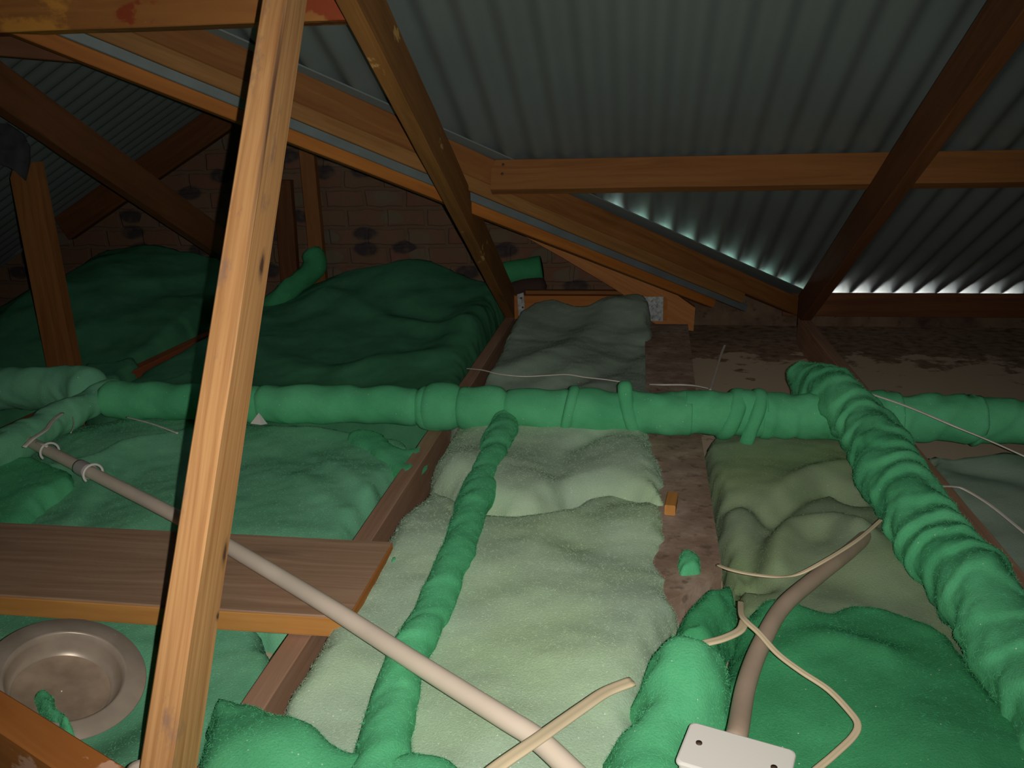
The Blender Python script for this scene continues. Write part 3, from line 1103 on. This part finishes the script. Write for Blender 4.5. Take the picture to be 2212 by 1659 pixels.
# left bay, green
batt('insulation_quilt', [(-.548, 1.2), (-.55, 1.6), (-.56, 1.93), (-.8, 2.02), (-1.1, 2.03), (-1.4, 2.05), (-1.62, 1.9), (-1.66, 1.4), (-1.6, 1.2), (-.9, 1.18), (-.55, 1.16)],
     zc(-.012, (-.85, 1.45, .24, .035), (-1.3, 1.75, .18, .035), (-1.0, 1.9, .14, .02)), -.11, .04, GREEN_P, 'wide dusty green quilt between the plank and the level wrapped pipe', seed=6, fib=FB,
     folds=[(pp(.02, (385, 930), (270, 960), (200, 985), (100, 1000)), .07, (.028, 1)), (pp(.02, (215, 1035), (180, 1080), (150, 1130)), .09, (.02, -1)), (pp(.02, (700, 985), (790, 1050), (820, 1090)), .06, (.018, 1)), (pp(.02, (640, 1010), (700, 1050), (740, 1080)), .03, .008)])
batt('insulation_quilt', pp(.04, (-90, 1030), (0, 985), (70, 972), (150, 1000), (158, 1018), (110, 1055), (40, 1112), (10, 1140), (-90, 1160)), zc(.035), -.02, .03, GREEN, 'bright green offcut lying at the left edge under the conduit', seed=7, fib=FB)
batt('insulation_quilt', pp(.03, (742, 915), (800, 903), (842, 925), (880, 942), (905, 925), (930, 930), (915, 965), (880, 1003), (842, 978), (790, 945)), zc(.012), -.03, .025, GREEN, 'torn bright green strip beside the left joist below the level pipe', seed=8, fib=FB)
# green beyond the level pipe
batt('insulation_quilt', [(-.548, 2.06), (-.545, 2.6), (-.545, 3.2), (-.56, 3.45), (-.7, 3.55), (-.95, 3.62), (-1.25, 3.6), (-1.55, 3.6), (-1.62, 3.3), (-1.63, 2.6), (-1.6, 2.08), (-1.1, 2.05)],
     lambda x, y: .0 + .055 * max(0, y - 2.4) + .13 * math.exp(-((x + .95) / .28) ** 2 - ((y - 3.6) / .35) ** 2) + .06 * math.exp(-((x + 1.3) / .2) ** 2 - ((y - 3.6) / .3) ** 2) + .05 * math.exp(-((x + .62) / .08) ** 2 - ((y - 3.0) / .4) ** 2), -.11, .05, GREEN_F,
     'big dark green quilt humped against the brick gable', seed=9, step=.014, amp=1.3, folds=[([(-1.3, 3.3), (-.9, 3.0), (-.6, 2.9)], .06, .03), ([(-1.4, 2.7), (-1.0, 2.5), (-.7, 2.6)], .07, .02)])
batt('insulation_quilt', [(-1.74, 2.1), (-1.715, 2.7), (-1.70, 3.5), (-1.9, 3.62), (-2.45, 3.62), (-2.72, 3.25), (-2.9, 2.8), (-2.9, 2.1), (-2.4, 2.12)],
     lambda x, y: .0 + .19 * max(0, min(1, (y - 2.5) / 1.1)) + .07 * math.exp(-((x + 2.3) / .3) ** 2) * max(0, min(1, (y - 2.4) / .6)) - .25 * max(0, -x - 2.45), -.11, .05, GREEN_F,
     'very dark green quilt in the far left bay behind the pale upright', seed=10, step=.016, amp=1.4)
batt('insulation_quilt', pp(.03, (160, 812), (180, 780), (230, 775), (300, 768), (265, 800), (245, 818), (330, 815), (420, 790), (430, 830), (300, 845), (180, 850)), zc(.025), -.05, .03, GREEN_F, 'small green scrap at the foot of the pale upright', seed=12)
# front greens
pc_ = PZ(142.6, 1457, .04)
batt('insulation_quilt', [(-.55, .5), (-.55, 1.04), (-.9, 1.3), (-1.7, 1.3), (-1.7, .5)], zc(-.03, (pc_[0] + .02, pc_[1], .10, -.05)), -.11, .03, GREEN_P, 'green quilt under the plank and round metal pan', seed=13, fib=FB)
batt('insulation_quilt', pp(.05, (432, 1470), (465, 1442), (500, 1442), (560, 1462), (620, 1490), (680, 1512), (730, 1552), (770, 1578), (800, 1556), (835, 1578), (880, 1572), (950, 1584), (1010, 1606), (1060, 1638), (1120, 1690), (1120, 1800), (400, 1800), (410, 1600)),
     zc(.035, (-.44, .78, .09, .03), (-.25, .72, .08, .015)), -.06, .045, GREEN, 'fluffy bright green piece in the bottom centre, right of the leaning post', seed=14, fib=FB * 2, step=.008)
batt('insulation_quilt', pp(.03, (1592, 1300), (1640, 1268), (1690, 1270), (1760, 1282), (1812, 1260), (1880, 1266), (2000, 1302), (2080, 1345), (2130, 1420), (2200, 1500), (2300, 1600), (2330, 1800), (1300, 1800), (1400, 1600), (1540, 1440)),
     zc(.02, (.35, 1.0, .16, .03), (.25, 1.2, .06, .02), (.38, .85, .1, .02)), -.08, .05, GREEN_D, 'large deep green quilt in the bottom right corner under the junction box', seed=15, fib=FB * 2, step=.009,
     folds=[(pp(.03, (1690, 1420), (1780, 1380), (1900, 1420)), .03, .012)])
batt('insulation_quilt', pp(.06, (1385, 1405), (1425, 1376), (1500, 1382), (1560, 1398), (1598, 1432), (1592, 1500), (1560, 1570), (1520, 1640), (1500, 1760), (1270, 1760), (1285, 1640), (1325, 1545), (1355, 1480)),
     zc(.065, (.08, .98, .08, .03)), -.05, .06, GREEN, 'tall fluffy green tuft in front of the rough wall end, at the flat cable tip', seed=16, fib=FB * 2, step=.007)
batt('insulation_quilt', pp(.05, (1590, 1238), (1596, 1290), (1575, 1350), (1545, 1390), (1485, 1402), (1450, 1372), (1452, 1330), (1488, 1292), (1545, 1250)), zc(.065), -.03, .04, GREEN_D, 'rounded green flap on the end of the rough inner wall', seed=17, fib=FB * 2, step=.006)
batt('insulation_quilt', pp(.01, (1466, 1195), (1490, 1188), (1510, 1210), (1505, 1232), (1478, 1236), (1464, 1222)), zc(.03), -.0, .015, GREEN, 'little green tuft lying on the rough inner wall', seed=18, fib=FB * 3, step=.004)
batt('insulation_quilt', pp(.0, (60, 1535), (95, 1520), (120, 1530), (130, 1560), (160, 1585), (150, 1600), (100, 1580)), zc(.035), -.02, .015, GREEN, 'torn green tuft on the rim of the metal pan', seed=19, fib=FB * 3, step=.004)
batt('insulation_quilt', pp(.045, (832, 1190), (845, 1180), (862, 1182), (856, 1196), (840, 1204)), zc(.03), -.0, .01, GREEN, 'tiny green tuft by the end of the plank', seed=23, step=.004)
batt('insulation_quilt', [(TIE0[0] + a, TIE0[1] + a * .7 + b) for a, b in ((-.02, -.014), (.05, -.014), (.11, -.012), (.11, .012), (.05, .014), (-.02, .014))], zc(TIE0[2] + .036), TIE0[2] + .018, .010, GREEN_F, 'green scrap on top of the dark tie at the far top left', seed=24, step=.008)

# ------------------------------------------------------------------ pipes wrapped in green quilt


def wrap_r(R, pitch=.09, saw=.14, s0=0, amp=1.0, turn=1):
    def f(s, L, ph, P):
        Q = P + np.c_[np.cos(ph), np.sin(ph), np.cos(ph + 1)] * R
        u = (s / pitch + turn * ph / (2 * math.pi) + 0.65 * vn(Q, .11, s0 + 9) + 0.5 * vn(P[None, :], .23, s0 + 15)) % 1.0
        lap = np.where(u < .8, .5 - .5 * np.cos(math.pi * u / .8), .5 + .5 * np.cos(math.pi * (u - .8) / .2))
        k = 0.65 + 0.5 * vn(Q, .16, s0 + 12)
        return R * (1 + saw * k * (lap - .5)) + lump(Q, amp * 1.25, s0)
    return f


def sleeve_r(R, s0=0, bul=.06, amp=.75):
    def f(s, L, ph, P):
        Q = P + np.c_[np.cos(ph), np.sin(ph), np.cos(ph + 1)] * R
        e = min(s, L - s)
        end = 1 - .22 * math.exp(-(e / .010) ** 2)
        return R * end * (1 + bul * math.sin(math.pi * s / L) * .5) + lump(Q, amp, s0) + .0025 * np.sin(s * 55 + ph + s0)
    return f


ZP = .058
main = empty('wrapped_pipe', (-.4, 2.0, ZP), 'level pipe wrapped in green quilt across the whole width', 'pipe')
xs = [-1.45, -1.0, -.56, -.452, -.33, -.165, -.005, .13, .31, .47, .62, .80, 1.3]
rr = [.050, .0505, .056, .055, .053, .056, .054, .055, .056, .058, .056, .055, .057]
for i in range(len(xs) - 1):
    a, b = xs[i] - .006, xs[i + 1] + .006
    dz = .003 * math.sin(i * 2.1)
    z_ = lambda q: ZP - .006 * math.exp(-((q + 1.0) / .5) ** 2)
    o = sweep('sleeve', [(a, 2.0, z_(a) + dz), ((a + b) / 2, 2.0 + .004 * math.sin(i * 1.7), z_((a + b) / 2) + dz), (b, 2.0, z_(b) + dz)], sleeve_r(rr[i], i) if i < 6 else wrap_r(rr[i], .075, .12, i), GREEN, None, 40, .006)
    child_of(o, main)
# narrow bands tied round the pipe and hanging ends


def band(name, x, lean, R, wd, mat, parent, seed, lump_at=None):
    pts = []
    n = 28
    V, Fc = [], []
    for i in range(n):
        p = 2 * math.pi * i / n
        for s, rr_ in ((-.5, R - .006), (-.35, R + .006), (.35, R + .006), (.5, R - .006)):
            ex = 0
            if lump_at:
                ex = lump_at[1] * math.exp(-((p - lump_at[0] + math.pi) % (2 * math.pi) - math.pi) ** 2 / .25)
            q = np.array([[x + wd * s, R * math.cos(p), R * math.sin(p) + seed]])
            r2 = rr_ + ex + .003 * vn(q, .03, seed)[0]
            V.append((x + wd * s + lean * math.sin(p) * R, 2.0 + r2 * math.cos(p), ZP + r2 * math.sin(p)))
    for i in range(n):
        j = (i + 1) % n
        for kx in range(3):
            Fc.append((i * 4 + kx, i * 4 + kx + 1, j * 4 + kx + 1, j * 4 + kx))
    o = mesh(name, V, Fc, mat, None, True)
    sm = o.modifiers.new('soft', 'SUBSURF')
    sm.levels = sm.render_levels = 2
    child_of(o, parent)
    return o


band('wrap_band', -.012, -.25, .059, .036, GREEN, main, 3, (math.pi / 2 + .15, .022))
band('wrap_band', .285, .3, .061, .034, GREEN, main, 4, (math.pi * 1.35, .02))
band('wrap_band', .235, .3, .060, .04, GREEN, main, 7)
band('wrap_band', -.165, .2, .058, .03, GREEN, main, 5)
band('wrap_band', -.50, .1, .058, .09, GREEN, main, 6)

# spiral wrapped branch towards the lens at the right, rising over the level pipe at the tee
br = sweep('wrapped_pipe', [(.455, 2.27, .07), (.47, 2.13, .085), (.495, 1.98, .10), (.52, 1.84, .075), (.517, 1.6, .06), (.514, 1.35, .06), (.517, 1.15, .06), (.513, 1.0, .06), (.512, .75, .06)],
           wrap_r(.062, .075, .17, 4, 1.5), GREEN, None, 44, .005, cap_round=.06)
tag(br, 'thick spiral wrapped green pipe coming forward along the right joist', 'pipe')
fibres('loose_fibre', [v.co for v in br.data.vertices], [tuple(p.vertices) for p in br.data.polygons if len(p.vertices) == 4], GREEN, br, 30000, seed=31)
# thin branch over the centre quilt
tb = sweep('wrapped_pipe', [(-.325, 1.975, .04), (-.322, 1.75, .034), (-.318, 1.5, .03), (-.310, 1.2, .026), (-.318, .94, .022), (-.298, .78, .02), (-.285, .66, .015)],
           wrap_r(.032, .10, .16, 12, .9, -1), GREEN, None, 32, .005)
tag(tb, 'thin wrapped green pipe lying lengthwise over the pale centre quilt', 'pipe')
fibres('loose_fibre', [v.co for v in tb.data.vertices], [tuple(p.vertices) for p in tb.data.polygons if len(p.vertices) == 4], GREEN, tb, 40000, seed=32)
# left end: fat sleeve and a branch forward
lf = sweep('wrapped_pipe', [(-1.50, 2.03, .07), (-1.62, 2.07, .062), (-1.8, 2.06, .06), (-2.2, 2.08, .055)], wrap_r(.062, .11, .12, 20, 1.3), GREEN_P, None, 36, .008, cap_round=.04)
tag(lf, 'fat green wrapped pipe end at the far left foot of the pale upright', 'pipe')
lb = sweep('wrapped_pipe', [(-1.44, 2.06, .06), (-1.475, 1.95, .058), (-1.485, 1.8, .052), (-1.48, 1.6, .05), (-1.49, 1.3, .045)], wrap_r(.040, .10, .12, 24, 1.2), GREEN_P, None, 32, .006, cap_round=.03)
tag(lb, 'green wrapped branch at the left edge, beside the thin white cable', 'pipe')
# far bits by the gable
fb = sweep('wrapped_pipe', [PY(572, 690, 3.30), PY(610, 640, 3.36), PY(650, 605, 3.42), PY(680, 575, 3.44), PY(676, 550, 3.45), PY(672, 540, 3.46)], wrap_r(.046, .1, .1, 30), GREEN_D, None, 24, .01, cap_round=.02)
tag(fb, 'short green wrapped pipe bending up in front of the brick gable', 'pipe')
ro = sweep('insulation_roll', [PY(1090, 592, 3.5), PY(1130, 585, 3.5), PY(1170, 578, 3.5)], lambda s, L, ph, P: .05 + lump(P + np.c_[np.cos(ph), np.sin(ph), ph * 0] * .05, .6, 3), GREEN_D, None, 24, .01)
tag(ro, 'small dark green roll against the brickwork above the dark lump', 'insulation')
lp = sweep('dark_bundle', [PY(1090, 632, 3.48), PY(1140, 622, 3.47), PY(1182, 618, 3.47)], lambda s, L, ph, P: .042 + lump(P + np.c_[np.cos(ph), np.sin(ph), ph * 0] * .05, 1.0, 5), BLACKB, None, 20, .01, cap_round=.03)
tag(lp, 'dark brown lump under the small green roll by the far truss', 'bundle')

# ------------------------------------------------------------------ conduits, cables, junction box
c1 = [PZ(u, v, z) for u, v, z in ((58, 952, .055), (100, 972, .058), (195, 1020, .06), (375, 1112, .062), (500, 1184, .066), (700, 1304, .068), (900, 1432, .068), (1080, 1545, .066), (1160, 1596, .064), (1240, 1670, .06), (1300, 1730, .055))]
con = sweep('conduit', c1, .0133, CREAM, None, 20, .01)
tag(con, 'long cream conduit pipe running diagonally from the left over the plank', 'conduit')
Pd, sdist = resample(catmull(c1, 12), .004)
Td = np.gradient(Pd, axis=0)


def at_u(u):
    best = None
    for p in range(len(Pd)):
        q = Pd[p] - EYE
        uu = CXP + F_PX * (q @ RGT) / (q @ FWD)
        if best is None or abs(uu - u) < best[0]:
            best = (abs(uu - u), p)
    return best[1]


for u in (108, 201):
    i = at_u(u)
    tdir = Td[i] / np.linalg.norm(Td[i])
    sd_ = np.cross(tdir, np.array([0, 0, 1.0]))
    sd_ /= np.linalg.norm(sd_)
    un = np.cross(sd_, tdir)
    arc = [Pd[i] + .0205 * (math.cos(a) * sd_ + math.sin(a) * un) for a in np.linspace(math.radians(-35), math.radians(200), 16)]
    o = sweep('saddle_clip', arc, .0028, WHITE, None, 10, .003)
    child_of(o, con)
i0, i1 = at_u(172), at_u(194)
o = sweep('coupling', [Pd[i0], Pd[i1]], .0168, plain('grey_pvc', (0.46, 0.42, 0.42, 1), .5), None, 20, .006, curve=False)
child_of(o, con)

box_c = PZ(1587, 1640, .10)
e1 = np.array([.955, -.297, 0])
e2 = np.array([-.297, -.955, 0])              # towards the lens
bw, bd, bh = .117, .070, .034
p00 = PZ(1492, 1556, .10)


def bx(a, b, z):
    return p00 + e1 * a + e2 * b + np.array([0, 0, z])


c2 = [bx(.048, -.002, -.016), bx(.05, -.02, -.014)] + [PZ(u, v, z) for u, v, z in ((1612, 1480, .075), (1643, 1395, .068), (1690, 1312, .06), (1760, 1250, .05), (1830, 1195, .035), (1880, 1150, .01))]
co2 = sweep('conduit', c2, .0125, CONDB, None, 20, .008)
tag(co2, 'dusty brown conduit running up from the white junction box', 'conduit')

jb = empty('junction_box', tuple(bx(bw / 2, bd / 2, -bh)), 'white rectangular junction box with two dark screws at the bottom', 'junction box')


def rbox(name, a0, a1, b0, b1, z0, z1, r, mat):
    pts = []
    for cx, cy, st in ((a1 - r, b1 - r, 0), (a0 + r, b1 - r, 90), (a0 + r, b0 + r, 180), (a1 - r, b0 + r, 270)):
        for q in range(6):
            an = math.radians(st + 18 * q)
            pts.append((cx + r * math.cos(an), cy + r * math.sin(an)))
    n = len(pts)
    V, Fc = [], []
    bev = .0025
    cx, cy = (a0 + a1) / 2, (b0 + b1) / 2
    for z, sh in ((z0, 0), (z1 - bev, 0), (z1 - bev * .3, bev * .35), (z1, bev)):
        for (a, b) in pts:
            da, db = a - cx, b - cy
            V.append(bx(a - sh * np.sign(da), b - sh * np.sign(db), z))
    for l in range(3):
        for i in range(n):
            Fc.append((l * n + i, l * n + (i + 1) % n, (l + 1) * n + (i + 1) % n, (l + 1) * n + i))
    Fc.append(tuple(range(n)))
    Fc.append(tuple(3 * n + i for i in range(n))[::-1])
    o = mesh(name, V, Fc, mat)
    child_of(o, jb)
    return o


rbox('box_body', .003, bw - .003, .003, bd - .003, -bh, -.004, .006, WHITE)
cov = rbox('cover', 0, bw, 0, bd, -.0045, 0.0, .007, WHITE)
for u, v in ((1510, 1605), (1672, 1658)):
    P = PZ(u, v, .1002)
    o = sweep('screw', [P - np.array([0, 0, .002]), P + np.array([0, 0, .0008])], .0036, SCREW, None, 14, .001, curve=False)
    child_of(o, jb)


def cable(pts, wd, label, mat=CREAM2, tk=None, name='cable', round_=False):
    P = [PZ(u, v, z) for u, v, z in pts]
    if round_:
        o = sweep(name, P, wd / 2, mat, None, 10, .006)
    else:
        o = sweep(name, P, 0, mat, None, 20, .006, flat=(wd, tk or wd * .55))
    return tag(o, label, 'cable')


cable([(1000, 1730, .09), (1060, 1668, .092), (1165, 1594, .093), (1260, 1527, .088), (1310, 1494, .085), (1366, 1472, .085)], .017, 'flat cream cable crossing over the long conduit at the bottom', tk=.006)
cable([(1700, 1740, .06), (1745, 1680, .062), (1800, 1632, .064), (1842, 1592, .066), (1853, 1566, .068), (1838, 1540, .07), (1790, 1490, .075), (1730, 1450, .08), (1680, 1412, .085), (1640, 1368, .09), (1615, 1345, .09), (1602, 1328, .085), (1600, 1300, .07)], .0088, 'cream twin cable looping over the bottom right quilt and brown conduit')
cable([(1490, 1400, .08), (1520, 1390, .085), (1560, 1380, .086), (1598, 1362, .084), (1608, 1340, .078)], .013, 'short flat cream cable end between the green flap and the tall tuft', tk=.005)
cable([(1550, 1220, .03), (1575, 1230, .035), (1620, 1240, .036), (1680, 1246, .04), (1725, 1240, .06), (1780, 1212, .075), (1840, 1175, .08), (1875, 1148, .08), (1904, 1122, .08)], .0068, 'twin cream cable sagging over the crumpled dusty quilt to the spiral pipe')
cable([(1990, 1056, .04), (2025, 1051, .03), (2060, 1051, .018), (2085, 1058, .012), (2140, 1092, .006), (2212, 1150, .0), (2290, 1215, .0)], .0066, 'pale cable leaving the spiral wrapped pipe over the right joist', TWINE)
cable([(1815, 838, .14), (1870, 848, .126), (1960, 878, .122), (2060, 920, .112), (2140, 953, .08), (2212, 985, .05), (2300, 1025, .03)], .0066, 'thin pale cable draped over the level wrapped pipe at the right', TWINE)
cable([(1403, 830, .02), (1430, 831, .03), (1470, 831, .03), (1500, 833, .02), (1530, 839, .0)], .008, 'short white cable on the rough wall behind the level wrapped pipe', TWINE)
cable([(1008, 796, .015), (1040, 799, .03), (1080, 808, .035), (1130, 813, .035), (1180, 811, .035), (1225, 809, .03), (1265, 815, .026), (1310, 820, .024), (1356, 827, .02)], .0058, 'thin white cable waving over the far grey green quilt', TWINE)
cable([(52, 966, .09), (62, 956, .095), (75, 945, .1), (100, 928, .1), (115, 908, .1), (134, 893, .1)], .0105, 'curved grey white cable at the upper end of the long conduit', TWINE, tk=.005)
cable([(274, 901, .05), (330, 916, .055), (384, 936, .05)], .005, 'thin straight pale cable on the green quilt left of the leaning post', TWINE)
cable([(153, 893, .06), (159, 910, .06), (158, 924, .06), (153, 935, .06)], .003, 'tiny curved pale wire on the green quilt above the conduit clips', TWINE, round_=True)
cable([(80, 955, .075), (92, 960, .078), (103, 965, .074)], .007, 'white cable stub just above the first conduit clip', TWINE, tk=.004)
cable([(1566, 745, -.10), (1558, 765, -.106), (1548, 797, -.106), (1534, 842, -.106)], .009, 'straight white cable lying on the bare ceiling board by the outer wall', TWINE, tk=.004)

# white paper scrap
P0 = PZ(562, 915, .03)
V = [P0 + np.array(v) for v in ((-.02, .01, 0), (.02, .0, 0), (.012, -.02, .004), (-.018, -.018, .006), (0, .0, .03))]
sc_ = mesh('paper_scrap', V, [(0, 1, 4), (1, 2, 4), (2, 3, 4), (3, 0, 4), (3, 2, 1, 0)], WHITE)
tag(sc_, 'small white paper scrap beside the leaning post below the level pipe', 'paper')

# cut pipe end at the foot of the leaning post
ce = sweep('conduit', [PZ(302, 1652, .06), PZ(306, 1720, .05), PZ(310, 1800, .03)], .016, CREAM, None, 20, .006, cap_round=.004)
tag(ce, 'short cream pipe end at the foot of the leaning post', 'conduit')

# ------------------------------------------------------------------ round metal pan
pn = np.array([.484, -.097, 1.0])
pn /= np.linalg.norm(pn)
pa_ = np.cross(pn, [0, 1, 0])
pa_ /= np.linalg.norm(pa_)
pb_ = np.cross(pn, pa_)


def lathe(name, prof, mat, seg=80, k=.79):
    V, Fc = [], []
    for r, z in prof:
        for i in range(seg):
            a = 2 * math.pi * i / seg
            V.append(pc_ + k * r * (math.cos(a) * pa_ + math.sin(a) * pb_) + pn * (z - .0098) * k)
    for l in range(len(prof) - 1):
        for i in range(seg):
            Fc.append((l * seg + (i + 1) % seg, l * seg + i, (l + 1) * seg + i, (l + 1) * seg + (i + 1) % seg))
    return mesh(name, V, Fc, mat, None, True)


pan = lathe('metal_pan', [(.133, .003), (.134, .0045), (.133, .006), (.106, .007), (.101, .0095), (.098, .0098), (.0955, .008), (.093, -.004), (.089, -.022), (.081, -.034), (.072, -.038), (.03, -.039), (.002, -.039), (.002, -.042), (.075, -.041), (.093, -.026), (.099, .003), (.133, .003)], PANM)
tag(pan, 'round brown metal pan with a wide rim, left of the leaning post', 'pan')
du = lathe('dust_layer', [(.0795, -.0335), (.072, -.0365), (.04, -.036), (.002, -.0355)], DUST)
child_of(du, pan)

# little wooden wedge on the edge of the inner wall
P = PZ(1450, 1088, .012)
wd_ = timber('wood_offcut', P + np.array([-.004, -.032, 0]), P + np.array([.004, .032, 0]), .022, .022, mat=W_EDGE, label='small orange wood offcut between the pale quilt and the rough inner wall', cat='wood offcut')

# repeats of one kind carry one group
GROUPS = {'insulation_quilt': 'insulation quilts laid between the joists', 'roof_rafter': 'sloping rafters of the roof trusses',
          'ceiling_joist': 'ceiling joists under the quilts', 'wrapped_pipe': 'pipes wrapped in green quilt', 'cable': 'loose pale cables over the quilts',
          'conduit': 'conduit pipes over the quilts', 'wing_upright': 'slim uprights in front of the brick gable'}
for ob in list(COL.objects):
    g = GROUPS.get(ob.name.split('.')[0])
    if g and ob.parent is None:
        ob['group'] = g
